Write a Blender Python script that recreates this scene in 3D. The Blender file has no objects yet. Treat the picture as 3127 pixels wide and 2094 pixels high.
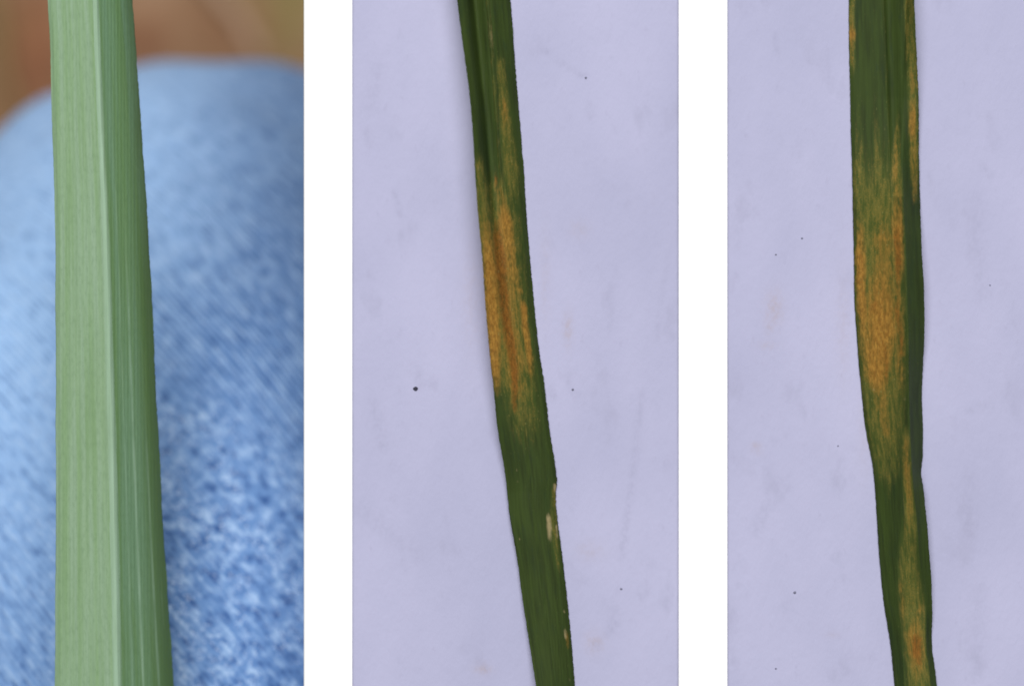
import bpy, math, random
import numpy as np

# ---------------------------------------------------------------- camera, world, light, exposure
sc = bpy.context.scene
S = 0.14 / 3127.0            # metres per photograph pixel on the plane of the paper
CX, CY = 1563.5, 1047.0
D = 0.35                     # camera height above the paper

cam_d = bpy.data.cameras.new('camera')
cam = bpy.data.objects.new('camera', cam_d)
sc.collection.objects.link(cam)
sc.camera = cam
cam.location = (0, 0, D)
cam_d.sensor_width = 36.0
cam_d.lens = 36.0 * D / 0.14
cam_d.clip_start = 0.01
cam_d.clip_end = 50.0
cam_d.dof.use_dof = True
cam_d.dof.focus_distance = D - 0.0006
cam_d.dof.aperture_fstop = cam_d.lens / 13.5

w = bpy.data.worlds.new('World')
sc.world = w
w.use_nodes = True
w.node_tree.nodes['Background'].inputs[0].default_value = (0.86, 0.93, 1.0, 1)
w.node_tree.nodes['Background'].inputs[1].default_value = 0.08

ld = bpy.data.lights.new('soft_overhead_light', 'AREA')  # unseen overhead area lamp, added to give the soft light
ld.shape = 'DISK'
ld.size = 1.6
ld.energy = 34.8
ld.color = (1.0, 0.985, 0.96)
lo = bpy.data.objects.new('soft_overhead_light', ld)
sc.collection.objects.link(lo)
lo.location = (-0.07, 0.62, 1.36)
from mathutils import Vector
lo.rotation_euler = (Vector((0, 0, 0)) - lo.location).to_track_quat('-Z', 'Y').to_euler()

vs = sc.view_settings
vs.view_transform = 'Standard'
vs.look = 'None'
vs.exposure = 0.0
vs.gamma = 1.0
vs.use_curve_mapping = False
sc.cycles.max_bounces = 6
sc.cycles.use_denoising = True
sc.cycles.filter_width = 1.8


# ---------------------------------------------------------------- helpers
def W(px, py, z=0.0):
    """photograph pixel on a level z -> metres, real size at that level"""
    k = S * (D - z) / D
    return (px - CX) * k, (CY - py) * k


def srgb(r, g, b, k=1.0):
    f = lambda c: ((c / 255.0) / 12.92 if c / 255.0 <= 0.04045 else ((c / 255.0 + 0.055) / 1.055) ** 2.4) * k
    return (f(r), f(g), f(b), 1.0)


def interp(keys, x):
    k = np.array(keys, float)
    return np.interp(x, k[:, 0], k[:, 1])


def smooth_interp(keys, x):
    """Catmull-Rom style smooth curve through key points"""
    k = np.array(keys, float)
    xs, ys = k[:, 0], k[:, 1]
    m = np.gradient(ys, xs)
    x = np.asarray(x, float)
    xc = np.clip(x, xs[0], xs[-1])
    i = np.clip(np.searchsorted(xs, xc) - 1, 0, len(xs) - 2)
    h = xs[i + 1] - xs[i]
    t = (xc - xs[i]) / h
    r = ((2*t**3 - 3*t**2 + 1) * ys[i] + (t**3 - 2*t**2 + t) * h * m[i]
         + (-2*t**3 + 3*t**2) * ys[i + 1] + (t**3 - t**2) * h * m[i + 1])
    r = r + (x - xc) * np.where(x < xs[0], m[0], m[-1])
    return r


def smoothstep(a, b, x):
    t = np.clip((x - a) / (b - a), 0, 1)
    return t * t * (3 - 2 * t)


_rng = np.random.RandomState(7)
_tab = _rng.rand(64, 64)


def vnoise(x, y):
    """smooth value noise, 0..1"""
    x = np.asarray(x, float); y = np.asarray(y, float)
    xi = np.floor(x).astype(int); yi = np.floor(y).astype(int)
    fx = x - xi; fy = y - yi
    fx = fx*fx*(3-2*fx); fy = fy*fy*(3-2*fy)
    g = lambda a, b: _tab[a % 64, b % 64]
    return (g(xi, yi)*(1-fx)*(1-fy) + g(xi+1, yi)*fx*(1-fy) + g(xi, yi+1)*(1-fx)*fy + g(xi+1, yi+1)*fx*fy)


def link(o, parent=None):
    sc.collection.objects.link(o)
    if parent is not None:
        o.parent = parent
    return o


def tag(o, label=None, cat=None, group=None, kind=None):
    if label: o['label'] = label
    if cat: o['category'] = cat
    if group: o['group'] = group
    if kind: o['kind'] = kind
    return o


def empty(name, loc):
    e = bpy.data.objects.new(name, None)
    e.empty_display_size = 0.005
    e.location = loc
    link(e)
    return e


def mesh_obj(name, verts, faces, mat, parent=None, uv=None, marks=None, smooth=True):
    """verts in world metres; the object's origin is its parent's place (or the world origin)"""
    v = np.asarray(verts, float)
    if parent is not None:
        v = v - np.array(parent.location)
    me = bpy.data.meshes.new(name)
    me.from_pydata(v.tolist(), [], faces)
    me.update()
    if uv is not None:
        lay = me.uv_layers.new(name='UVMap')
        idx = np.empty(len(me.loops), dtype=np.int32)
        me.loops.foreach_get('vertex_index', idx)
        lay.data.foreach_set('uv', np.asarray(uv, np.float32)[idx].ravel())
    if marks is not None:
        a = me.color_attributes.new('marks', 'FLOAT_COLOR', 'POINT')
        a.data.foreach_set('color', np.asarray(marks, np.float32).ravel())
    if smooth:
        me.polygons.foreach_set('use_smooth', [True] * len(me.polygons))
    me.materials.append(mat)
    o = bpy.data.objects.new(name, me)
    return link(o, parent)


def grid_faces(r, c, off=0, flip=False):
    f = []
    for i in range(r - 1):
        for j in range(c - 1):
            a = off + i*c + j
            q = (a, a + 1, a + c + 1, a + c)
            f.append(q[::-1] if flip else q)
    return f


def slab_from_grid(X, Y, Z, thick):
    """closed sheet: top grid, bottom grid and the rim between them"""
    r, c = X.shape
    top = np.stack([X, Y, Z], -1).reshape(-1, 3)
    bot = top.copy(); bot[:, 2] -= np.broadcast_to(thick, X.shape).reshape(-1)
    n = r * c
    f = grid_faces(r, c, 0, True) + grid_faces(r, c, n, False)
    for i in range(r - 1):
        for j in (0, c - 1):
            a, b = i*c + j, (i + 1)*c + j
            q = (a, b, b + n, a + n)
            f.append(q[::-1] if j == 0 else q)
    for j in range(c - 1):
        for i in (0, r - 1):
            a, b = i*c + j, i*c + j + 1
            q = (a, b, b + n, a + n)
            f.append(q if i == 0 else q[::-1])
    return np.concatenate([top, bot]), f


class NT:
    def __init__(self, name):
        self.m = bpy.data.materials.new(name)
        self.m.use_nodes = True
        self.t = self.m.node_tree
        self.b = self.t.nodes['Principled BSDF']

    def n(self, typ, ins=None, **kw):
        nd = self.t.nodes.new(typ)
        for k, v in kw.items():
            setattr(nd, k, v)
        for k, v in (ins or {}).items():
            self.set(nd.inputs[k], v)
        return nd

    def set(self, sock, v):
        if isinstance(v, bpy.types.NodeSocket):
            self.t.links.new(v, sock)
        else:
            sock.default_value = v

    def math(self, op, a, b=0.5, clamp=False):
        nd = self.n('ShaderNodeMath', {0: a, 1: b}, operation=op, use_clamp=clamp)
        return nd.outputs[0]

    def mix(self, f, a, b, blend='MIX'):
        nd = self.n('ShaderNodeMix', data_type='RGBA', blend_type=blend, clamp_factor=True)
        self.set(nd.inputs[0], f); self.set(nd.inputs[6], a); self.set(nd.inputs[7], b)
        return nd.outputs[2]

    def noise(self, vec, scale=1.0, detail=2.0, rough=0.5):
        return self.n('ShaderNodeTexNoise', {'Vector': vec, 'Scale': scale, 'Detail': detail, 'Roughness': rough}).outputs[0]

    def mapping(self, vec, scale, rot=(0, 0, 0), loc=(0, 0, 0)):
        return self.n('ShaderNodeMapping', {'Vector': vec, 'Scale': scale, 'Rotation': rot, 'Location': loc}).outputs[0]

    def rotscale(self, vec, deg, scale, loc=(0, 0, 0)):
        return self.mapping(self.mapping(vec, (1, 1, 1), (0, 0, math.radians(deg))), scale, loc=loc)

    def ramp(self, f, a, b):
        return self.n('ShaderNodeMapRange', {0: f, 1: a, 2: b, 3: 0.0, 4: 1.0}, interpolation_type='SMOOTHSTEP').outputs[0]

    def bump(self, h, strength, dist):
        return self.n('ShaderNodeBump', {'Height': h, 'Strength': strength, 'Distance': dist}).outputs[0]


# ---------------------------------------------------------------- materials
def mat_board():
    t = NT('white_board')
    tc = t.n('ShaderNodeTexCoord').outputs['Object']
    n = t.noise(tc, 400.0, 3.0)
    t.set(t.b.inputs['Base Color'], t.mix(n, (0.90, 0.90, 0.90, 1), (0.92, 0.92, 0.92, 1)))
    t.b.inputs['Roughness'].default_value = 0.6
    t.b.inputs['Specular IOR Level'].default_value = 0.3
    return t.m


def mat_paper(seed):
    t = NT('lilac_paper')
    tc = t.n('ShaderNodeTexCoord').outputs['Object']
    loc = (seed, seed * 2.0, 0)
    big = t.noise(t.mapping(tc, (45, 22, 1), loc=loc), 1.0, 3.0, 0.55)
    fine = t.noise(t.mapping(tc, (900, 420, 1), loc=loc), 1.0, 3.0, 0.6)
    col = t.mix(t.ramp(big, 0.3, 0.72), srgb(182, 183, 214, 0.85), srgb(193, 193, 224, 0.85))
    col = t.mix(t.math('MULTIPLY', t.ramp(fine, 0.60, 0.80), 0.35), col, srgb(176, 175, 204, 0.83))
    mid = t.noise(t.mapping(tc, (190, 110, 1), loc=loc), 1.0, 4.0, 0.6)
    col = t.mix(t.math('MULTIPLY', t.ramp(mid, 0.55, 0.75), 0.5), col, srgb(174, 174, 203, 0.84))
    at = t.n('ShaderNodeVertexColor', layer_name='marks')
    sp = t.n('ShaderNodeSeparateColor', {0: at.outputs[0]})
    grain = t.ramp(t.noise(t.mapping(tc, (1500, 1100, 1), loc=loc), 1.0, 3.0), 0.38, 0.62)
    tan = t.math('MULTIPLY', sp.outputs[0], t.math('MULTIPLY_ADD', grain, 0.75), True)
    grey = t.math('MULTIPLY', sp.outputs[1], t.math('ADD', t.math('MULTIPLY', grain, 0.6), 0.35), True)
    col = t.mix(t.math('MULTIPLY', tan, 0.8), col, srgb(186, 176, 190, 0.83))
    col = t.mix(t.math('MULTIPLY', grey, 0.95), col, srgb(162, 162, 190, 0.83))
    t.set(t.b.inputs['Base Color'], col)
    t.b.inputs['Roughness'].default_value = 0.75
    t.b.inputs['Specular IOR Level'].default_value = 0.2
    t.set(t.b.inputs['Normal'], t.bump(t.math('ADD', fine, big), 0.2, 0.0005))
    return t.m


def mat_leaf_rust(seed):
    """dark green blade with rust lesions; lesion places come from the mesh's marks"""
    t = NT('rusted_leaf')
    uv = t.n('ShaderNodeUVMap', uv_map='UVMap').outputs[0]
    loc = (seed, seed * 1.7, 0)
    at = t.n('ShaderNodeVertexColor', layer_name='marks')
    sp = t.n('ShaderNodeSeparateColor', {0: at.outputs[0]})
    rust, yel, pale, brown = sp.outputs[0], sp.outputs[1], sp.outputs[2], at.outputs[1]
    s1 = t.noise(t.mapping(uv, (10, 0.55, 1), loc=loc), 1.0, 2.0)           # broad vein streaks
    s2 = t.noise(t.mapping(uv, (12, 1.7, 1), loc=loc), 1.0, 3.0, 0.6)        # short streaks
    g1 = t.noise(t.mapping(uv, (14, 4.8, 1), loc=loc), 1.0, 3.0, 0.65)         # pustule grain
    green = t.mix(t.ramp(s1, 0.22, 0.78), srgb(47, 59, 28, 0.86), srgb(60, 76, 35, 0.86))
    green = t.mix(t.math('MULTIPLY', t.ramp(s2, 0.52, 0.75), 0.45), green, srgb(46, 64, 44, 0.80))
    s0 = t.noise(t.mapping(uv, (2.2, 0.35, 1), loc=loc), 1.0, 3.0)
    green = t.mix(t.math('MULTIPLY', t.ramp(s0, 0.45, 0.68), 0.55), green, srgb(62, 78, 34, 0.86))
    green = t.mix(t.math('MULTIPLY', t.ramp(s0, 0.46, 0.30), 0.45), green, srgb(38, 54, 32, 0.84))
    ygreen = t.mix(t.ramp(s2, 0.35, 0.65), srgb(76, 86, 38, 0.92), srgb(106, 102, 48, 0.92))
    orange = t.mix(t.ramp(g1, 0.35, 0.66), srgb(138, 94, 38, 0.95), srgb(170, 126, 56, 0.95))
    orange = t.mix(t.math('MULTIPLY', t.ramp(s2, 0.5, 0.7), 0.6), orange, srgb(108, 88, 40, 0.95))
    orange = t.mix(t.math('MULTIPLY', t.ramp(s1, 0.52, 0.66), 0.45), orange, srgb(116, 84, 36, 0.95))
    brn = t.mix(t.ramp(g1, 0.35, 0.65), srgb(98, 60, 22, 0.95), srgb(128, 80, 30, 0.95))

    def eff(mask, amp_s, amp_g, lo_, hi_):
        a = t.math('MULTIPLY', t.math('SUBTRACT', s2, 0.5), amp_s)
        b = t.math('MULTIPLY', t.math('SUBTRACT', g1, 0.5), amp_g)
        gate = t.ramp(mask, 0.0, 0.5)
        return t.math('MULTIPLY', t.ramp(t.math('ADD', mask, t.math('ADD', a, b)), lo_, hi_), gate)
    col = t.mix(eff(yel, 0.6, 0.4, 0.0, 0.85), green, ygreen)
    col = t.mix(t.math('MULTIPLY', eff(rust, 1.1, 0.8, 0.12, 1.10), 0.95), col, orange)
    col = t.mix(t.math('MULTIPLY', eff(brown, 0.9, 0.7, 0.1, 1.0), 0.85), col, brn)
    col = t.mix(eff(pale, 0.9, 0.9, 0.1, 1.25), col, srgb(164, 148, 110, 0.92))
    vo = t.n('ShaderNodeTexVoronoi', {'Vector': t.mapping(uv, (8.5, 3.6, 1), loc=loc), 'Randomness': 0.8}, feature='F1').outputs[0]
    pust = t.math('MULTIPLY', t.ramp(vo, 0.42, 0.14), t.ramp(t.math('ADD', yel, t.math('MULTIPLY', t.math('SUBTRACT', s2, 0.5), 1.6)), 0.15, 0.75))
    col = t.mix(t.math('MULTIPLY', pust, t.math('MULTIPLY', t.ramp(yel, 0.0, 0.3), 0.55)), col, srgb(160, 126, 56, 0.95))
    gap = t.math('MULTIPLY', t.ramp(t.n('ShaderNodeTexVoronoi', {'Vector': t.mapping(uv, (7.0, 2.3, 1), loc=(seed + 4, 2, 0)), 'Randomness': 0.9}, feature='F1').outputs[0], 0.36, 0.16), rust)
    col = t.mix(t.math('MULTIPLY', gap, 0.5), col, srgb(92, 74, 30, 0.95))
    fl = t.math('MULTIPLY', t.ramp(t.noise(t.mapping(uv, (20, 8, 1), loc=loc), 1.0, 1.0), 0.66, 0.78), t.math('ADD', t.math('MULTIPLY', yel, 0.5), 0.06))
    col = t.mix(fl, col, srgb(146, 142, 84, 0.95))
    t.set(t.b.inputs['Base Color'], col)
    t.b.inputs['Roughness'].default_value = 0.6
    t.b.inputs['Specular IOR Level'].default_value = 0.08
    v = t.noise(t.mapping(uv, (40, 0.3, 1), loc=loc), 1.0, 1.0)
    t.set(t.b.inputs['Normal'], t.bump(t.math('ADD', v, t.math('MULTIPLY', g1, 0.5)), 0.2, 0.00010))
    return t.m


def mat_leaf_pale():
    t = NT('pale_leaf')
    uv = t.n('ShaderNodeUVMap', uv_map='UVMap').outputs[0]
    at = t.n('ShaderNodeVertexColor', layer_name='marks')
    sp = t.n('ShaderNodeSeparateColor', {0: at.outputs[0]})
    right, rib, olive = sp.outputs[0], sp.outputs[1], sp.outputs[2]
    s0 = t.noise(t.mapping(uv, (4, 0.10, 1)), 1.0, 2.0)
    s1 = t.noise(t.mapping(uv, (10, 0.20, 1)), 1.0, 3.0, 0.65)
    g = t.noise(t.mapping(uv, (11, 3.2, 1)), 1.0, 5.0, 0.75)
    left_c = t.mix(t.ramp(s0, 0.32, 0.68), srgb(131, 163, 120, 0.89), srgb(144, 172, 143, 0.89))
    right_c = t.mix(t.ramp(s0, 0.35, 0.65), srgb(100, 134, 88, 0.90), srgb(108, 142, 110, 0.90))  # folded right half: part of the fold's shade put into its darker green
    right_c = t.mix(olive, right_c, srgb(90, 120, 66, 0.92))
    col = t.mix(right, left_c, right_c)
    dark = t.mix(0.5, col, srgb(84, 118, 78, 0.8))
    col = t.mix(t.math('MULTIPLY', t.ramp(s1, 0.58, 0.36), 0.26), col, dark)
    col = t.mix(t.math('MULTIPLY', t.ramp(s1, 0.60, 0.80), 0.26), col, srgb(160, 186, 158, 0.9))
    col = t.mix(t.math('MULTIPLY', t.ramp(g, 0.42, 0.70), 0.5), col, dark)
    col = t.mix(rib, col, srgb(158, 188, 164, 0.92))
    t.set(t.b.inputs['Base Color'], col)
    t.b.inputs['Roughness'].default_value = 0.68
    t.b.inputs['Specular IOR Level'].default_value = 0.25
    t.set(t.b.inputs['Normal'], t.bump(t.math('ADD', s1, t.math('MULTIPLY', g, 0.5)), 0.35, 0.00012))
    return t.m


def mat_denim():
    t = NT('blue_denim')
    uv = t.n('ShaderNodeUVMap', uv_map='UVMap').outputs[0]       # centimetres of cloth
    at = t.n('ShaderNodeVertexColor', layer_name='marks')
    sp = t.n('ShaderNodeSeparateColor', {0: at.outputs[0]})
    fade_lit, twill_amt = sp.outputs[0], sp.outputs[1]
    tw = t.noise(t.rotscale(uv, 50, (2.9, 8.6, 1)), 1.0, 2.0, 0.6)          # diagonal twill yarns
    wv = t.n('ShaderNodeTexWave', {'Vector': t.rotscale(uv, 50, (1, 1, 1)), 'Scale': 3.6, 'Distortion': 2.2, 'Detail': 2.0, 'Detail Scale': 2.2},
             wave_type='BANDS', bands_direction='Y', wave_profile='SIN').outputs['Fac']   # regular twill ribs
    fl = t.noise(t.rotscale(uv, 40, (4.6, 6.4, 1)), 1.0, 2.0, 0.5)          # slubs and flecks
    vo = t.n('ShaderNodeTexVoronoi', {'Vector': t.rotscale(uv, 40, (3.3, 4.4, 1)), 'Randomness': 1.0}, feature='F1').outputs[0]
    md = t.noise(t.rotscale(uv, 50, (1.3, 2.0, 1)), 1.0, 3.0, 0.55)
    twill = t.math('ADD', t.math('MULTIPLY', tw, 0.8), t.math('MULTIPLY', wv, 0.2))
    weave = t.mix(twill_amt, t.mix(0.10, fl, wv), twill)
    base = t.mix(fade_lit, srgb(100, 137, 190), srgb(158, 195, 240))  # paler tone carries both cloth wear and painted light
    v = t.math('ADD', t.math('MULTIPLY', t.math('SUBTRACT', weave, 0.5), 3.4), t.math('MULTIPLY', t.math('SUBTRACT', md, 0.5), 0.55))
    v = t.math('ADD', v, 0.5)
    dk = t.math('SUBTRACT', 1.0, t.math('MULTIPLY', fade_lit, 0.45))
    col = t.mix(t.math('MULTIPLY', t.ramp(v, 0.5, -0.25), dk), base, srgb(54, 87, 144))
    col = t.mix(t.math('MULTIPLY', t.ramp(v, 0.5, 1.3), 0.75), col, srgb(176, 204, 238))
    spot = t.math('MULTIPLY', t.ramp(vo, 0.40, 0.10), t.math('SUBTRACT', 1.0, twill_amt))
    col = t.mix(t.math('MULTIPLY', spot, t.ramp(md, 0.36, 0.58)), col, srgb(196, 214, 242))
    t.set(t.b.inputs['Base Color'], col)
    t.b.inputs['Roughness'].default_value = 0.9
    t.b.inputs['Specular IOR Level'].default_value = 0.1
    t.set(t.b.inputs['Normal'], t.bump(t.math('ADD', weave, tw), 0.5, 0.0004))
    return t.m


def mat_ground():
    t = NT('brown_soil')
    tc = t.n('ShaderNodeTexCoord').outputs['Object']
    at = t.n('ShaderNodeVertexColor', layer_name='marks')
    sp = t.n('ShaderNodeSeparateColor', {0: at.outputs[0]})
    a = t.noise(t.mapping(tc, (26, 26, 26)), 1.0, 4.0, 0.6)
    b = t.noise(t.mapping(tc, (90, 90, 90)), 1.0, 4.0, 0.6)
    col = t.mix(t.ramp(a, 0.35, 0.65), srgb(134, 102, 74), srgb(158, 126, 100))
    col = t.mix(t.math('MULTIPLY', t.ramp(b, 0.52, 0.7), 0.4), col, srgb(120, 84, 58))
    col = t.mix(sp.outputs[0], col, srgb(138, 82, 54))        # reddish earth
    col = t.mix(sp.outputs[1], col, srgb(112, 68, 44))        # darker earth patches
    col = t.mix(sp.outputs[2], col, srgb(124, 112, 66))       # olive moss
    t.set(t.b.inputs['Base Color'], col)
    t.b.inputs['Roughness'].default_value = 0.95
    t.set(t.b.inputs['Normal'], t.bump(b, 0.6, 0.004))
    return t.m


def mat_speck(name, c1, c2):
    t = NT(name)
    tc = t.n('ShaderNodeTexCoord').outputs['Object']
    t.set(t.b.inputs['Base Color'], t.mix(t.noise(tc, 6000.0), srgb(*c1), srgb(*c2)))
    t.b.inputs['Roughness'].default_value = 0.8
    return t.m


# ---------------------------------------------------------------- ground
GZ = -0.25


def build_ground():
    r = c = 90
    xs = np.linspace(-0.9, 0.9, c); ys = np.linspace(-0.9, 0.9, r)
    # finer where the photograph looks at it
    xs = np.sign(xs) * np.abs(xs) ** 1.6 - 0.10
    ys = np.sign(ys) * np.abs(ys) ** 1.6 + 0.08
    X, Y = np.meshgrid(xs, ys)
    Z = GZ + 0.010 * (vnoise(X * 22 + 5, Y * 22) - 0.5) + 0.004 * (vnoise(X * 70, Y * 70) - 0.5)
    k = S * (D - GZ) / D

    def blob(px, py, rx, ry, st):
        x, y = (px - CX) * k, (CY - py) * k
        return st * np.exp(-((X - x) / (rx * k)) ** 2 - ((Y - y) / (ry * k)) ** 2)
    red = blob(110, 150, 85, 230, 0.75) + blob(430, 100, 40, 60, 0.3)
    dark = blob(440, 150, 80, 55, 1.0) + blob(720, 120, 70, 45, 0.7) + blob(640, 20, 30, 40, 0.35) + blob(150, 230, 60, 60, 0.4) + blob(20, 300, 60, 70, 0.35) + blob(60, -10, 90, 40, 0.45)
    olive = blob(910, 60, 75, 130, 0.85) + blob(10, 60, 55, 150, 0.35) + blob(860, -60, 150, 60, 0.7)
    m = np.stack([np.clip(red, 0, 1), np.clip(dark, 0, 1), np.clip(olive, 0, 1), np.ones_like(red)], -1).reshape(-1, 4)
    o = mesh_obj('ground', np.stack([X, Y, Z], -1).reshape(-1, 3), grid_faces(r, c, 0, False), mat_ground(), marks=m)
    tag(o, 'brown bare soil far below the denim knee', None, kind='structure')


build_ground()



def build_stalk(p0, p1, r, label, col, seed):
    t = NT('dry_straw')
    tc = t.n('ShaderNodeTexCoord').outputs['Object']
    t.set(t.b.inputs['Base Color'], t.mix(t.noise(tc, 120.0, 3.0), srgb(*col), srgb(*[c * 0.8 for c in col])))
    t.b.inputs['Roughness'].default_value = 0.85
    k = S * (D - GZ) / D
    a = np.array([(p0[0] - CX) * k, (CY - p0[1]) * k]); b = np.array([(p1[0] - CX) * k, (CY - p1[1]) * k])
    R = r * k
    n, m = 26, 12
    d = (b - a) / np.hypot(*(b - a)); nrm = np.array([-d[1], d[0]])
    V = []
    for i in range(n):
        q = i / (n - 1)
        c = a + (b - a) * q + nrm * R * 0.9 * (vnoise(q * 4 + seed, seed) - 0.5)
        rr = R * (1 - 0.45 * q) * (1 + 0.18 * (abs((q * 3) % 1 - 0.5) < 0.05))
        for j in range(m):
            an = 2 * math.pi * j / m
            V.append((c[0] + nrm[0] * rr * math.cos(an), c[1] + nrm[1] * rr * math.cos(an), GZ + 0.8 * R + rr * math.sin(an)))
    F = [(i*m + j, i*m + (j+1) % m, (i+1)*m + (j+1) % m, (i+1)*m + j) for i in range(n-1) for j in range(m)]
    F += [tuple(range(m))[::-1], tuple((n-1)*m + j for j in range(m))]
    tag(mesh_obj('dry_stalk', V, F, t.m), label, 'stalk')


build_stalk((560, -190), (800, 175), 30, 'pale tan dry stalk lying aslant on the soil beyond the knee', (188, 156, 128), 1.3)
build_stalk((-60, -160), (60, 420), 26, 'olive brown dry stalk on the soil beside the knee', (150, 122, 78), 4.4)

# ---------------------------------------------------------------- jeans leg: thigh, bent knee, shin down to the ground
KR = 0.060
KX = -0.0532
TOPZ = -0.0185


def build_jeans():
    axz = TOPZ - KR
    rb = 0.045
    y_sh = -0.0079
    yb = y_sh - rb
    path = []                      # (y, z, tangent angle)
    L0 = 0.20
    n1, n2, n3 = 90, 110, 60
    for i in range(n1):
        path.append((yb - L0 + L0 * i / n1, axz, 0.0))
    for i in range(n2):
        a = math.pi / 2 * i / n2
        path.append((yb + rb * math.sin(a), axz - rb * (1 - math.cos(a)), a))
    zend = GZ - 0.002
    z0 = axz - rb
    for i in range(n3 + 1):
        path.append((y_sh, z0 + (zend - z0) * i / n3, math.pi / 2))
    NA = 180
    rows = len(path)
    V = np.zeros((rows, NA, 3)); UV = np.zeros((rows, NA, 2))
    dist = 0.0
    ang = np.linspace(-math.pi, math.pi, NA)      # 0 = outer / top side
    py, pz = path[0][0], path[0][1]
    for i, (y, z, a) in enumerate(path):
        # cloth length is measured along the outer side
        oy, oz = y + KR * math.sin(a), z + KR * math.cos(a)
        if i:
            dist += math.hypot(oy - py, oz - pz)
        py, pz = oy, oz
        thigh = 1.0 + 0.10 * max(0.0, (yb - y) / L0)
        u = ang * KR
        rr = KR * thigh * np.ones(NA)
        rr += 0.0030 * (vnoise(u * 32 + 40, np.full(NA, dist * 26)) - 0.5) + 0.0012 * (vnoise(u * 90 + 9, np.full(NA, dist * 75 + 3)) - 0.5)
        # knee crease towards the hollow of the knee
        rr += 0.0015 * np.sin(dist * 240 + 2 * np.sin(u * 60)) * smoothstep(0.045, 0.12, np.abs(u))
        if a == 0.0:
            base = KR * (thigh - 1.0)
        else:
            base = 0.0
        n_up = np.cos(ang) * rr - base
        x = KX + np.sin(ang) * rr
        V[i, :, 0] = x
        V[i, :, 1] = y + n_up * math.sin(a)
        V[i, :, 2] = z + n_up * math.cos(a)
        UV[i, :, 0] = u * 100
        UV[i, :, 1] = dist * 100
    verts = V.reshape(-1, 3)
    faces = grid_faces(rows, NA, 0, False)
    faces.append(tuple(range(NA - 1)))
    faces.append(tuple((rows - 1) * NA + j for j in range(NA - 2, -1, -1)))
    X, Y = V[:, :, 0], V[:, :, 1]
    # worn, faded knee cloth; light on its upper left is painted in too
    fade_lit = 0.8 * smoothstep(-0.035, -0.085, X) * (0.3 + 0.7 * smoothstep(-0.040, 0.0, Y)) + smoothstep(-0.010, 0.032, Y) * (0.12 + 0.45 * smoothstep(-0.032, -0.062, X))
    fade_lit = np.clip(fade_lit + 0.22 * (vnoise(X * 60 + 3, Y * 60) - 0.5) + 0.06, 0, 1)
    tw = np.clip(smoothstep(-0.012, 0.010, Y - (X + 0.055) * -0.6) + 0.7 * smoothstep(-0.055, -0.075, X), 0.0, 1)
    m = np.stack([fade_lit, tw, np.zeros_like(fade_lit), np.ones_like(fade_lit)], -1).reshape(-1, 4)
    o = mesh_obj('jeans_leg', verts, faces, mat_denim(), uv=UV.reshape(-1, 2), marks=m)
    tag(o, 'faded blue denim jeans leg with bent knee under the pale green leaf', 'jeans')


build_jeans()

# ---------------------------------------------------------------- white board with the two sheets
BOARD_T = 0.0245
BOARD_TOP = -0.0003


def bevel_box(x0, x1, y0, y1, z0, z1, b):
    import bmesh
    bm = bmesh.new()
    bmesh.ops.create_cube(bm, size=1.0)
    for v in bm.verts:
        v.co = ((x0 + x1) / 2 + v.co.x * (x1 - x0), (y0 + y1) / 2 + v.co.y * (y1 - y0), (z0 + z1) / 2 + v.co.z * (z1 - z0))
    bmesh.ops.bevel(bm, geom=bm.edges[:], offset=b, segments=3, profile=0.5, affect='EDGES')
    return bm


def build_board():
    x0, _ = W(927.0, 0, BOARD_TOP)
    bm = bevel_box(x0, 0.105, -0.085, 0.085, BOARD_TOP - BOARD_T, BOARD_TOP, 0.0003)
    me = bpy.data.meshes.new('white_board')
    bm.to_mesh(me); bm.free()
    me.materials.append(mat_board())
    o = bpy.data.objects.new('white_board', me)
    link(o)
    tag(o, 'thick plain white board carrying the two lilac paper sheets', 'board')


build_board()


def strokes(X, Y, lst):
    """soft streak marks along the blade: each stroke is keys (y, x, half width, strength)"""
    out = np.zeros_like(X)
    for keys in lst:
        k = np.array(keys, float)
        xc = np.interp(Y, k[:, 0], k[:, 1])
        hw = np.interp(Y, k[:, 0], k[:, 2])
        st = np.interp(Y, k[:, 0], k[:, 3], left=0, right=0)
        d = np.abs(X - xc) / hw
        out = np.maximum(out, st * (1 - smoothstep(0.15, 1.45, d)))
    return out


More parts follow.
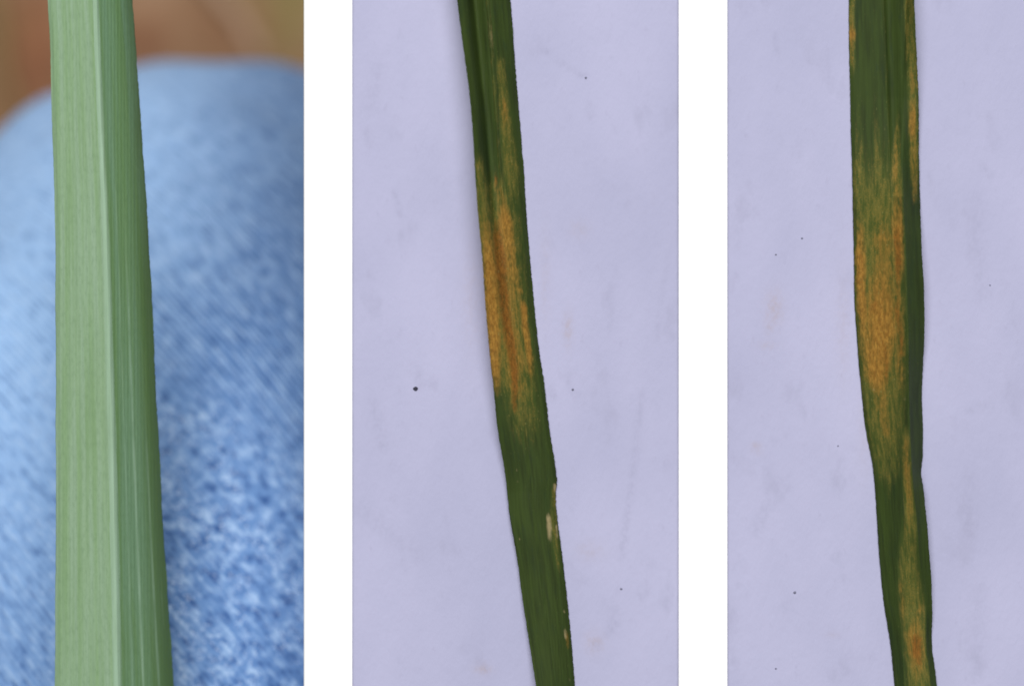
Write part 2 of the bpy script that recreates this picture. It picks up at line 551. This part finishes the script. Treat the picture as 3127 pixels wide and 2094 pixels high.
def build_paper(px0, px1, stain, crease, label, seed):
    x0, _ = W(px0, 0); x1, _ = W(px1, 0)
    y0, y1 = -0.072, 0.072
    c, r = 120, 180
    xs = np.linspace(x0, x1, c); ys = np.linspace(y0, y1, r)
    X, Y = np.meshgrid(xs, ys)
    PX = X / S + CX; PY = CY - Y / S
    Z = 0.00016 * (vnoise(X * 70 + seed, Y * 45 + seed) - 0.5) + 0.00005 * (vnoise(X * 240 + seed, Y * 160) - 0.5)
    edge = np.minimum(np.minimum(X - x0, x1 - X), np.minimum(Y - y0, y1 - Y))
    Z *= smoothstep(0, 0.004, edge)
    def blobs(lst):
        o = np.zeros_like(X)
        for (bx, by, rx, ry, st) in lst:
            o = np.maximum(o, st * np.exp(-((PX - bx) / rx) ** 2 - ((PY - by) / ry) ** 2))
        return o
    tan = blobs(stain)
    gre = np.zeros_like(X)
    for (ax, ay, bx, by, wd, st) in crease:
        t = np.clip(((PX - ax) * (bx - ax) + (PY - ay) * (by - ay)) / ((bx - ax) ** 2 + (by - ay) ** 2), 0, 1)
        d = np.hypot(PX - ax - t * (bx - ax), PY - ay - t * (by - ay))
        g = np.exp(-(d / wd) ** 2)
        gre = np.maximum(gre, st * g)
        Z = Z - 0.00004 * st * g
    v, f = slab_from_grid(X, Y, Z, Z - BOARD_TOP + 0.00005)
    m = np.stack([tan, gre, np.zeros_like(tan), np.ones_like(tan)], -1).reshape(-1, 4)
    o = mesh_obj('paper_sheet', v, f, mat_paper(seed), marks=np.concatenate([m, m]))
    tag(o, label, 'paper')


build_paper(1076, 2072,
            [(1735, 1005, 14, 50, 0.7), (1475, 2042, 26, 14, 0.8), (1800, 1680, 45, 28, 0.35), (1815, 1960, 30, 30, 0.6), (1770, 700, 30, 26, 0.35),
             (1440, 900, 30, 160, 0.25), (1665, 850, 16, 160, 0.25)],
            [(1655, 155, 1680, 165, 7, 0.5), (1700, 185, 1790, 238, 8, 0.35), (1962, 1200, 1900, 1700, 12, 0.3), (1885, 1900, 1860, 1930, 12, 0.4),
             (1810, 1980, 1825, 1975, 7, 0.6), (1205, 590, 1222, 660, 9, 0.35), (1485, 2050, 1492, 2056, 6, 0.6), (1140, 1230, 1170, 1360, 22, 0.28),
             (1160, 200, 1130, 330, 25, 0.22), (2040, 780, 2000, 1040, 10, 0.2), (1100, 1560, 1280, 1700, 30, 0.2)],
            'lilac paper sheet under the slanting rusted leaf, with a round black speck', 3.1)
build_paper(2222, 3185,
            [(2365, 940, 26, 50, 0.7), (2350, 975, 14, 50, 0.55), (2310, 1368, 16, 12, 0.9), (2345, 1055, 30, 10, 0.4), (2545, 1942, 26, 5, 0.9),
             (2575, 1000, 22, 160, 0.25), (2640, 1300, 20, 140, 0.25)],
            [(2368, 110, 2372, 160, 8, 0.35), (2410, 905, 2435, 902, 5, 0.4), (2360, 1342, 2400, 1330, 6, 0.3), (2998, 510, 3030, 540, 10, 0.28), (2340, 1550, 2310, 1620, 20, 0.25),
             (2980, 620, 3000, 900, 26, 0.22), (2960, 1250, 3010, 1240, 12, 0.3), (2960, 1450, 2960, 1620, 30, 0.22), (2990, 1800, 2980, 2000, 30, 0.2)],
            'lilac paper sheet under the upright wavy rusted leaf', 8.7)


# ---------------------------------------------------------------- leaves
def make_leaf(root, left, right, zfun, markfun, mat, cols, rows, y0, y1, thick, edge_noise, name='blade', zoff=None):
    py = np.linspace(y0, y1, rows)
    u = np.linspace(0, 1, cols)
    L = smooth_interp(left, py); R = smooth_interp(right, py)
    L = L + 3.0 * (vnoise(py / 130.0, py * 0 + 1.7) - 0.5); R = R + 3.0 * (vnoise(py / 110.0, py * 0 + 5.2) - 0.5)
    L = L + edge_noise[0] * (vnoise(py / 9.0, py * 0 + 3.3) - 0.5)
    R = R + edge_noise[1] * (vnoise(py / 7.0, py * 0 + 9.1) - 0.5)
    PX = L[:, None] + (R - L)[:, None] * u[None, :]
    PY = np.repeat(py[:, None], cols, 1)
    U = np.repeat(u[None, :], rows, 0)
    Z = zfun(U, PX, PY)
    k = S * (D - Z) / D
    X = (PX - CX) * k; Y = (CY - PY) * k
    if zoff is not None:
        Z = Z + zoff(PY)
    v, f = slab_from_grid(X[::-1], Y[::-1], Z[::-1], thick)
    uvx = U * np.mean(R - L) / 100.0
    uv = np.stack([uvx, PY / 100.0], -1)[::-1].reshape(-1, 2)
    m = markfun(U, PX, PY)[::-1].reshape(-1, 4)
    return mesh_obj(name, v, f, mat, root, uv=np.concatenate([uv, uv]), marks=np.concatenate([m, m]))


def make_rib(root, path, halfw, height, zbase, markfun, mat, rows, y0, y1, zoff=None, uscale=1.0):
    """raised midrib: a low arch swept along the blade, its foot sunk into it"""
    py = np.linspace(y0, y1, rows)
    n = 13
    a = np.linspace(0, 1, n)
    xc = smooth_interp(path, py)
    hw = interp(halfw, py); ht = interp(height, py)
    PX = xc[:, None] + hw[:, None] * (2 * a[None, :] - 1)
    PY = np.repeat(py[:, None], n, 1)
    prof = np.cos((2 * a - 1) * math.pi / 2) ** 1.3
    Z = zbase(PX, PY) + ht[:, None] * prof[None, :] - 0.00003
    k = S * (D - Z) / D
    X = (PX - CX) * k; Y = (CY - PY) * k
    if zoff is not None:
        Z = Z + zoff(PY)
    v, f = slab_from_grid(X[::-1], Y[::-1], Z[::-1], 0.0001)
    U = np.repeat(a[None, :], rows, 0)
    uv = np.stack([PX / 100.0 * uscale, PY / 100.0], -1)[::-1].reshape(-1, 2)
    m = markfun(U, PX, PY)[::-1].reshape(-1, 4)
    return mesh_obj('midrib', v, f, mat, root, uv=np.concatenate([uv, uv]), marks=np.concatenate([m, m]))


MM = 0.001


# ---- pale green leaf held over the denim
L1 = [(-260, 132), (0, 145), (180, 154), (400, 160), (700, 168), (1000, 169), (1400, 171), (1750, 169), (2094, 167), (2800, 158)]
R1 = [(-260, 385), (0, 404), (245, 422), (700, 452), (1050, 470), (1400, 487), (1750, 507), (2094, 530), (2800, 578)]
M1 = [(-260, 281), (0, 293), (200, 300), (400, 309), (700, 323), (1050, 333), (1400, 344), (1750, 352), (2094, 359), (2800, 378)]


def leaf1_z(U, PX, PY):
    l = smooth_interp(L1, PY); r = smooth_interp(R1, PY); m = smooth_interp(M1, PY)
    tl = np.clip((PX - l) / (m - l), 0, 1)
    tr = np.clip((PX - m) / (r - m), 0, 1)
    wl = (m - l) * S; wr = (r - m) * S
    zl = -wl * 0.16 * (1 - tl) - 0.00035 * (1 - smoothstep(0, 0.10, tl))
    zr = -wr * (0.66 * tr + 0.34 * tr ** 5)
    z = np.where(PX < m, zl, zr)
    vein = 0.000022 * np.sin(PX * 0.62) + 0.000016 * np.sin(PX * 1.13 + 1.0)
    return z + 0.0018 + vein + 0.0004 * np.sin(PY / 420.0)


def leaf1_off(PY):
    d = np.maximum(PY - 2180, 0) * S
    e = np.maximum(-60 - PY, 0) * S
    return -17.5 * d ** 2 - 9.0 * e ** 2


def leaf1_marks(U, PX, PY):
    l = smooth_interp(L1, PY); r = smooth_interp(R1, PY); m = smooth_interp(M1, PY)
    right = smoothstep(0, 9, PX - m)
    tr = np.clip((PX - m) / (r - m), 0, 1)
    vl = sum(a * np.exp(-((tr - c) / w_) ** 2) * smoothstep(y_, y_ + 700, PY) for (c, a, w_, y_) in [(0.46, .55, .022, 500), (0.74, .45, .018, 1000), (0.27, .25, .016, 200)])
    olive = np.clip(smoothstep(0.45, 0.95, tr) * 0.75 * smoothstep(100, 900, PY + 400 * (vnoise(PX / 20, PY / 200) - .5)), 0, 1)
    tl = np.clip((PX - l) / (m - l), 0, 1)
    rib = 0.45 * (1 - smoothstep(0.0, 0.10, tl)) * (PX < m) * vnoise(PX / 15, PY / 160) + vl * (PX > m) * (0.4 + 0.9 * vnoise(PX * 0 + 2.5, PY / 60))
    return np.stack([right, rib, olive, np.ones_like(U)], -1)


def leaf1_rib_marks(U, PX, PY):
    n = vnoise(PX / 8, PY / 120)
    return np.stack([smoothstep(0.5, 0.8, U) * 0.7, (0.45 + 0.5 * n) * np.sin(np.pi * np.clip(U * 1.1, 0, 1)), np.zeros_like(U), np.ones_like(U)], -1)


p1 = W(347, 1047, 0.0)
leaf1 = empty('rice_leaf', (p1[0], p1[1], 0.0015))
tag(leaf1, 'broad pale green healthy rice leaf blade above the blue denim', 'leaf')
m1 = mat_leaf_pale()
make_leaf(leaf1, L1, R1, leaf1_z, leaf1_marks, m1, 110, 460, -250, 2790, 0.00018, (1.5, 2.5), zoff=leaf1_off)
make_rib(leaf1, M1, [(0, 14), (2094, 19), (2800, 21)], [(0, 0.00008), (2094, 0.00013), (2800, 0.00014)],
         lambda PX, PY: leaf1_z(None, PX, PY), leaf1_rib_marks, m1, 300, -248, 2786, zoff=leaf1_off)

# ---- slanting rusted leaf on the first sheet
L2 = [(-260, 1362), (0, 1395), (134, 1412), (268, 1432), (402, 1444), (525, 1450), (659, 1460), (793, 1472), (927, 1482), (1050, 1491), (1184, 1506),
      (1318, 1522), (1452, 1543), (1575, 1556), (1704, 1578), (1837, 1597), (1971, 1617), (2094, 1637), (2350, 1676)]
R2 = [(-260, 1541), (0, 1560), (134, 1570), (268, 1580), (402, 1591), (525, 1601), (659, 1609), (793, 1620), (927, 1632), (1050, 1645), (1184, 1665),
      (1318, 1680), (1440, 1699), (1478, 1702), (1500, 1699), (1575, 1703), (1704, 1719), (1837, 1734), (1971, 1747), (2094, 1757), (2350, 1785)]
G2 = [(-260, 1424), (0, 1448), (134, 1461), (268, 1474), (402, 1487), (525, 1498), (640, 1510), (760, 1522), (860, 1534), (960, 1548), (1150, 1570), (1500, 1616), (2094, 1690), (2350, 1722)]
LIFT2 = [(-260, 3.2), (0, 3.6), (250, 4.2), (600, 4.2), (900, 3.4), (1150, 2.4), (1350, 1.3), (1500, 0.6), (1800, 0.55), (1980, 0.9), (2094, 1.3), (2350, 1.6)]
GD2 = [(-260, 2.2), (0, 2.2), (300, 2.0), (600, 1.4), (800, 0.8), (1000, 0.3), (1200, 0.05), (2350, 0.0)]


def leaf2_z(U, PX, PY):
    l = smooth_interp(L2, PY); r = smooth_interp(R2, PY); g = smooth_interp(G2, PY)
    lift = 1.3 * interp(LIFT2, PY); gd = interp(GD2, PY)
    u = (PX - l) / (r - l)
    ramp = lift * (1 - u) ** 1.25 + 0.5 * u + 0.75 * np.sin(np.pi * np.clip(u, 0, 1)) * 0.9
    dx = (PX - g) * S * 1000.0
    groove = gd * np.where(dx < 0, np.exp(-(dx / 0.75) ** 2), np.exp(-(dx / 1.25) ** 2))
    z = np.maximum(ramp - groove, 0.30)
    z = z - 0.30 * smoothstep(0.90, 1.0, u)
    z = np.maximum(z, 0.26)
    vein = 0.008 * np.sin(PX * 0.75)
    wav = 0.10 * (vnoise(PX / 60, PY / 90) - 0.5)
    return (z + vein + wav) * MM


RUST2 = [
    [(270, 1537, 12, 0), (320, 1540, 14, .55), (370, 1544, 15, .42), (420, 1547, 14, .15), (480, 1550, 12, 0)],
    [(600, 1478, 22, 0), (660, 1480, 24, .35), (740, 1490, 26, .75), (830, 1500, 28, 1), (930, 1504, 28, 1), (1040, 1509, 26, 1), (1130, 1513, 22, .85), (1200, 1518, 18, .35), (1240, 1522, 16, 0)],
    [(520, 1512, 10, 0), (560, 1517, 14, .4), (620, 1536, 22, .5), (670, 1542, 26, .95), (740, 1550, 28, .8), (800, 1555, 30, .75), (860, 1562, 34, .65), (920, 1560, 36, .5), (980, 1556, 36, .6),
     (1050, 1563, 40, .6), (1110, 1572, 40, .7), (1180, 1578, 40, .5), (1230, 1577, 36, .25), (1270, 1572, 30, 0)],
    [(850, 1580, 10, 0), (885, 1588, 12, .6), (910, 1593, 9, .35), (940, 1600, 14, .95), (980, 1602, 13, .9), (1030, 1606, 15, .8), (1080, 1617, 14, .8), (1140, 1620, 14, .5), (1190, 1622, 12, 0)],
    [(1900, 1727, 5, 0), (1940, 1731, 6, .6), (1975, 1734, 6, .4), (1990, 1734, 5, 0)],
]
YEL2 = [
    [(130, 1525, 16, 0), (200, 1530, 18, .55), (290, 1537, 18, .75), (450, 1552, 24, .7), (525, 1560, 30, .7), (600, 1562, 30, .5)],
    [(430, 1462, 16, 0), (510, 1464, 18, .6), (600, 1474, 24, .75), (700, 1482, 26, .8), (800, 1495, 28, .8)],
    [(480, 1540, 60, 0), (560, 1530, 62, .45), (650, 1532, 64, .6), (800, 1542, 66, .7), (1000, 1555, 70, .75), (1150, 1572, 72, .7), (1230, 1590, 68, .5), (1310, 1605, 60, .42), (1380, 1612, 52, .15), (1420, 1615, 50, 0)],
    [(1440, 1700, 10, 0), (1500, 1692, 12, .5), (1600, 1690, 14, .5), (1720, 1705, 10, .4), (1780, 1712, 8, 0)],
]
PALE2 = [
    [(1556, 1671, 5, 0), (1580, 1675, 9, .8), (1600, 1677, 10, .95), (1635, 1679, 9, .8), (1668, 1680, 6, 0)],
    [(1470, 1693, 4, 0), (1480, 1694, 6, .9), (1500, 1696, 5, .8), (1510, 1697, 4, 0)],
    [(1595, 1698, 3, 0), (1605, 1699, 4, .8), (1640, 1702, 4, .6), (1650, 1703, 3, 0)],
    [(1855, 1722, 3, 0), (1867, 1723, 5, .6), (1878, 1724, 3, 0)],
    [(1912, 1724, 4, 0), (1925, 1726, 6, .7), (1945, 1728, 6, .7), (1955, 1729, 4, 0)],
    [(2060, 1738, 4, 0), (2075, 1740, 6, .35), (2090, 1741, 4, 0)],
    [(1425, 1577, 3, 0), (1435, 1578, 5, .5), (1445, 1579, 3, 0)], [(1460, 1580, 3, 0), (1470, 1581, 5, .5), (1480, 1582, 3, 0)],
    [(1635, 1586, 2, 0), (1645, 1587, 3.5, .6), (1655, 1588, 2, 0)],
    [(495, 1460, 4, 0), (515, 1462, 5, .45), (535, 1464, 4, 0)],
]
BRN2 = [
    [(640, 1515, 12, 0), (720, 1520, 16, .9), (790, 1528, 20, 1), (860, 1534, 20, 1), (930, 1541, 20, .9), (1000, 1550, 20, .9), (1060, 1562, 18, .9), (1120, 1570, 16, .9), (1180, 1573, 14, .8),
     (1240, 1572, 12, .65), (1280, 1571, 10, 0)],
    [(520, 1514, 7, 0), (545, 1516, 8, .6), (600, 1520, 7, .2), (620, 1522, 7, 0)],
]


def leaf2_marks(U, PX, PY):
    return np.stack([strokes(PX, PY, RUST2), strokes(PX, PY, YEL2), strokes(PX, PY, PALE2), strokes(PX, PY, BRN2)], -1)


def leaf2_rib_marks(U, PX, PY):
    m = leaf2_marks(U, PX, PY)
    m[..., 1] = np.maximum(m[..., 1], 0.30 * smoothstep(900, 500, PY))
    m[..., 2] = np.maximum(m[..., 2], 0.33 * np.exp(-((PY - 110) / 70.0) ** 2))
    return m


p2 = W(1565, 1047)
leaf2 = empty('rice_leaf', (p2[0], p2[1], 0.0))
tag(leaf2, 'narrow dark green rice leaf with orange rust band, slanting, grooved', 'leaf')
m2 = mat_leaf_rust(2.3)
make_leaf(leaf2, L2, R2, leaf2_z, leaf2_marks, m2, 84, 620, -250, 2340, 0.00016, (1.6, 3.2))
RIB2 = [(-260, 1470), (0, 1489), (134, 1500), (268, 1510), (402, 1519), (525, 1529), (760, 1548), (960, 1565), (1150, 1583), (1500, 1622), (2094, 1693), (2350, 1724)]
make_rib(leaf2, RIB2, [(0, 8), (800, 6), (2350, 5)], [(0, 0.00020), (600, 0.00014), (1000, 0.00007), (2350, 0.00006)],
         lambda PX, PY: leaf2_z(None, PX, PY), leaf2_rib_marks, m2, 420, -248, 2336)

# ---- upright wavy rusted leaf on the second sheet
L3 = [(-260, 2590), (0, 2592), (134, 2592), (268, 2597), (402, 2599), (525, 2602), (659, 2605), (793, 2607), (927, 2610), (1050, 2617), (1184, 2629), (1318, 2646),
      (1430, 2666), (1480, 2671), (1575, 2677), (1704, 2685), (1837, 2699), (1971, 2719), (2094, 2732), (2350, 2760)]
R3 = [(-260, 2780), (0, 2792), (134, 2798), (268, 2805), (402, 2807), (525, 2808), (659, 2811), (793, 2817), (860, 2820), (927, 2822), (1050, 2822), (1110, 2820), (1184, 2817), (1318, 2818),
      (1390, 2817), (1445, 2812), (1485, 2819), (1575, 2830), (1704, 2839), (1837, 2846), (1890, 2847), (1944, 2844), (1975, 2845), (2038, 2854), (2094, 2861), (2350, 2890)]
F3 = [(-260, 2768), (0, 2768), (300, 2757), (525, 2756), (659, 2760), (793, 2766), (927, 2770), (1050, 2774), (1184, 2775), (1318, 2778), (1452, 2786), (1575, 2798), (1704, 2808),
      (1837, 2826), (1971, 2828), (2094, 2843), (2350, 2870)]
FH3 = [(-260, 2.0), (0, 1.8), (300, 1.3), (500, 2.4), (620, 4.2), (800, 5.2), (1050, 5.2), (1350, 4.8), (1500, 4.4), (1650, 3.4), (1850, 1.6), (2094, 1.6), (2350, 1.6)]
RE3 = [(-260, 4.2), (0, 3.8), (150, 3.0), (280, 1.7), (420, 0.8), (600, 0.3), (750, 1.8), (850, 2.4), (1000, 1.9), (1150, 0.3), (1350, 0.3), (1440, 0.3), (1500, 1.7), (1700, 1.7), (1850, 1.1), (1944, 0.3), (2094, 0.5), (2350, 0.6)]
C3 = [(-260, 2694), (0, 2698), (134, 2704), (300, 2710), (450, 2716), (600, 2722), (1050, 2732), (1450, 2752), (1800, 2775), (2094, 2798), (2350, 2825)]


def leaf3_z(U, PX, PY):
    l = smooth_interp(L3, PY); r = smooth_interp(R3, PY); fx = smooth_interp(F3, PY); cx = smooth_interp(C3, PY)
    fh = interp(FH3, PY); re = interp(RE3, PY)
    tl = np.clip((PX - l) / (fx - l), 0, 1); tr = np.clip((PX - fx) / np.maximum(r - fx, 4), 0, 1)
    le = 0.42
    zl = le + (fh - le) * (0.55 * tl + 0.45 * tl ** 2)
    zr = fh + (re - fh) * (tr ** 0.85)
    z = np.where(PX < fx, zl, zr)
    # left of the lower half leans to the left
    low = smoothstep(1380, 1600, PY) * (1 - smoothstep(2050, 2400, PY) * 0.2)
    bx = np.interp(PY, [1380, 1570, 1704, 1837, 1971, 2094, 2350], [2752, 2757, 2738, 2746, 2755, 2762, 2785])
    tb = np.clip((PX - l) / (bx - l), 0, 1)
    z = z + low * np.where(PX < bx, 1.2 * tb ** 1.1, 1.2 * (1 - np.clip((PX - bx) / (fx - bx), 0, 1))) * 0.8
    top = smoothstep(650, 350, PY)
    dx = (PX - cx - 14) * S * 1000
    z = z - top * 0.65 * np.where(dx < 0, np.exp(-(dx / 0.55) ** 2), np.exp(-(dx / 1.3) ** 2))
    z = np.maximum(z - 0.18 * smoothstep(0.06, 0.0, (PX - l) / (r - l)), 0.24)
    vein = 0.008 * np.sin(PX * 0.72)
    wav = 0.12 * (vnoise(PX / 60, PY / 90 + 7) - 0.5)
    return (z + vein + wav) * MM


RUST3 = [
    [(40, 2601, 11, 0), (80, 2601, 12, .5), (107, 2602, 12, .95), (130, 2602, 12, .5), (190, 2603, 9, .4), (220, 2604, 8, 0)],
    [(190, 2788, 16, 0), (230, 2789, 16, .5), (300, 2788, 14, .35), (350, 2787, 16, .75), (400, 2788, 15, .75), (440, 2790, 14, .4), (500, 2791, 13, .5), (560, 2792, 12, .45), (610, 2793, 8, .5), (640, 2794, 6, 0)],
    [(350, 2740, 8, 0), (390, 2741, 9, .3), (430, 2738, 10, .4), (500, 2734, 12, .55), (540, 2733, 15, .5), (600, 2740, 20, .45), (660, 2740, 22, .6), (700, 2741, 24, .9), (760, 2744, 22, .75), (830, 2744, 20, .6),
     (880, 2740, 18, .5), (960, 2742, 22, .6), (1040, 2750, 20, .5), (1100, 2748, 22, .55), (1160, 2750, 18, .4), (1250, 2755, 12, 0)],
    [(640, 2625, 16, 0), (700, 2628, 18, .5), (790, 2627, 20, 1), (860, 2630, 20, .9), (930, 2634, 22, .9), (1000, 2640, 24, .75), (1050, 2642, 22, .5), (1120, 2645, 20, .3), (1160, 2650, 20, 0)],
    [(620, 2685, 20, 0), (680, 2690, 34, .35), (730, 2700, 46, .6), (800, 2700, 46, .5), (870, 2690, 50, .75), (950, 2690, 62, .95), (1020, 2690, 66, 1), (1070, 2680, 58, 1), (1150, 2678, 42, .95), (1200, 2687, 32, .55),
     (1260, 2697, 28, .45), (1320, 2707, 20, .5), (1360, 2708, 18, 0)],
    [(1300, 2766, 9, 0), (1350, 2767, 12, .45), (1420, 2768, 14, .58), (1500, 2774, 14, .5), (1570, 2780, 14, .4), (1640, 2783, 14, .22), (1680, 2783, 12, 0)],
    [(1750, 2748, 8, 0), (1785, 2751, 10, .4), (1850, 2757, 13, .42), (1890, 2757, 12, .3), (1930, 2765, 12, .25), (1960, 2768, 10, 0)],
    [(1820, 2808, 12, 0), (1860, 2810, 14, .5), (1890, 2800, 20, .4), (1930, 2790, 34, .62), (1990, 2796, 36, .72), (2030, 2802, 28, .55), (2070, 2803, 22, .3), (2110, 2806, 18, .15), (2200, 2806, 10, 0)],
    [(1280, 2650, 12, 0), (1340, 2662, 13, .4), (1380, 2668, 10, 0)],
]
YEL3 = [
    [(-260, 2601, 14, .7), (60, 2601, 13, .7), (190, 2603, 12, .6), (260, 2605, 10, 0)],
    [(-260, 2765, 20, .7), (0, 2775, 20, .7), (100, 2779, 20, .65), (200, 2786, 20, .7), (300, 2788, 18, .8), (500, 2791, 16, .7), (600, 2793, 12, .5), (650, 2794, 9, 0)],
    [(290, 2742, 10, 0), (400, 2740, 12, .42), (500, 2735, 18, .65), (600, 2738, 26, .65)],
    [(240, 2620, 16, 0), (460, 2624, 20, .45), (540, 2625, 26, .6), (640, 2630, 30, .6)],
    [(220, 2670, 14, 0), (430, 2679, 16, .42), (520, 2682, 22, .6), (620, 2684, 30, .6)],
    [(300, 2690, 60, 0), (470, 2682, 76, .26), (560, 2680, 80, .5), (640, 2682, 84, .75), (800, 2686, 82, .9), (1000, 2692, 80, .9), (1200, 2698, 76, .75), (1350, 2706, 62, .6), (1440, 2712, 50, .45), (1490, 2712, 40, .15), (1540, 2712, 30, 0)],
    [(1270, 2765, 14, 0), (1340, 2766, 16, .7), (1430, 2770, 16, .8), (1520, 2775, 18, .8), (1600, 2782, 24, .7), (1650, 2776, 30, .5), (1740, 2772, 40, .6), (1830, 2785, 44, .65), (1930, 2795, 44, .75), (2094, 2808, 44, .7), (2350, 2830, 44, .6)],
    [(1400, 2716, 8, 0), (1450, 2718, 9, .6), (1510, 2716, 8, .3), (1540, 2716, 7, 0)],
]
PALE3 = [
    [(1180, 2666, 4, 0), (1190, 2668, 8, .45), (1200, 2670, 4, 0)],
    [(1205, 2762, 4, 0), (1218, 2764, 6, .4), (1230, 2765, 4, 0)],
    [(1290, 2708, 5, 0), (1300, 2711, 8, .4), (1312, 2710, 4, 0)],
    [(1785, 2789, 3, 0), (1805, 2790, 5, .25), (1830, 2791, 3, 0)],
    [(630, 2790, 3, 0), (610, 2792, 4, .3), (640, 2792, 3, 0)],
    [(1160, 2668, 3, 0), (1340, 2672, 6, .2), (1360, 2676, 3, 0)],
]
BRN3 = [
    [(660, 2737, 10, 0), (720, 2738, 12, .7), (800, 2744, 12, .7), (900, 2740, 10, .3), (950, 2738, 12, .6), (1000, 2748, 12, .5), (1080, 2752, 10, .5), (1120, 2752, 8, 0)],
    [(1030, 2700, 8, 0), (1080, 2705, 10, .6), (1160, 2706, 9, .5), (1200, 2707, 6, 0)],
    [(840, 2616, 8, 0), (860, 2622, 10, .6), (880, 2622, 8, 0)],
    [(900, 2672, 16, 0), (930, 2672, 18, .5), (960, 2660, 14, .3), (980, 2660, 10, 0)],
    [(1915, 2800, 10, 0), (1950, 2798, 20, .8), (1990, 2800, 20, .8), (2025, 2806, 14, .5), (2045, 2806, 10, 0)],
]


def leaf3_marks(U, PX, PY):
    flank = smooth_interp(F3, PY)
    keep = np.where((PY > 560) & (PY < 1780), 1 - smoothstep(-4, 8, PX - flank), 1.0)
    edge = smooth_interp(R3, PY)
    keep = keep * np.where(PY > 1750, smoothstep(4, 22, edge - PX), 1.0)
    m = np.stack([strokes(PX, PY, RUST3), strokes(PX, PY, YEL3), strokes(PX, PY, PALE3), strokes(PX, PY, BRN3)], -1)
    near_edge = (PX > flank) & (PY < 660)
    return m * np.where(near_edge, 1.0, keep)[..., None]


def leaf3_rib_marks(U, PX, PY):
    m = leaf3_marks(U, PX, PY)
    m[..., 1] = np.maximum(m[..., 1], 0.20 * smoothstep(800, 400, PY))
    return m


p3 = W(2710, 1047)
leaf3 = empty('rice_leaf', (p3[0], p3[1], 0.0))
tag(leaf3, 'upright dark green rice leaf with wavy edges, long orange rust patch and folded flank', 'leaf')
m3 = mat_leaf_rust(6.9)
make_leaf(leaf3, L3, R3, leaf3_z, leaf3_marks, m3, 96, 620, -250, 2340, 0.00016, (1.6, 1.6))
make_rib(leaf3, C3, [(0, 7), (800, 5), (2350, 4)], [(0, 0.00014), (600, 0.00010), (1000, 0.00005), (2350, 0.00004)],
         lambda PX, PY: leaf3_z(None, PX, PY), leaf3_rib_marks, m3, 420, -248, 2336)


# ---------------------------------------------------------------- specks of dirt lying on the sheets
def build_speck(px, py, r, label, mat, group=None):
    import bmesh
    x, y = W(px, py)
    bm = bmesh.new()
    bmesh.ops.create_icosphere(bm, subdivisions=2, radius=1.0)
    rnd = random.Random(int(px * 7 + py))
    for v in bm.verts:
        k = r * S * (0.8 + 0.4 * rnd.random())
        v.co = (v.co.x * k * 1.1, v.co.y * k, v.co.z * k * 0.55)
    me = bpy.data.meshes.new('dirt_speck')
    bm.to_mesh(me); bm.free()
    me.materials.append(mat)
    o = bpy.data.objects.new('dirt_speck', me)
    o.location = (x, y, r * S * 0.35)
    link(o)
    tag(o, label, 'speck', group)


ms = mat_speck('dirt', (30, 30, 48), (62, 60, 78))
ml = mat_speck('pale_dirt', (96, 96, 118), (122, 122, 144))
build_speck(1269, 1186, 6.5, 'largest round black dirt speck, on the sheet with the slanting leaf', ms)
GA, GB = 'tiny specks on the slanting leaf sheet', 'tiny specks on the upright leaf sheet'
for (px, py, r, lab, g) in [
        (1749, 1189, 3.4, 'tiny grey speck beside the tail of the slanting leaf rust band', GA),
        (1897, 1797, 3.4, 'tiny grey speck beyond the pale scar on the slanting leaf margin', GA),
        (1789, 238, 3.0, 'tiny grey speck beside the grooved stretch of the slanting leaf', GA),
        (2449, 728, 3.0, 'tiny grey speck of a close pair, the one nearer the upright leaf', GB),
        (2369, 778, 3.1, 'tiny grey speck of a close pair, the one nearer the white strip', GB),
        (2427, 1808, 3.9, 'small grey speck beside the narrow lower dark green flank of the upright leaf', GB),
        (2369, 2040, 2.8, 'tiny grey speck level with the reddish rust end of the upright leaf', GB),
        (3023, 871, 2.3, 'faint grey speck on the shadow side of the upright leaf', GB),
        (2559, 1361, 2.3, 'faint grey speck close beside the olive taper below the rust patch', GB)]:
    build_speck(px, py, r, lab, ml, g)
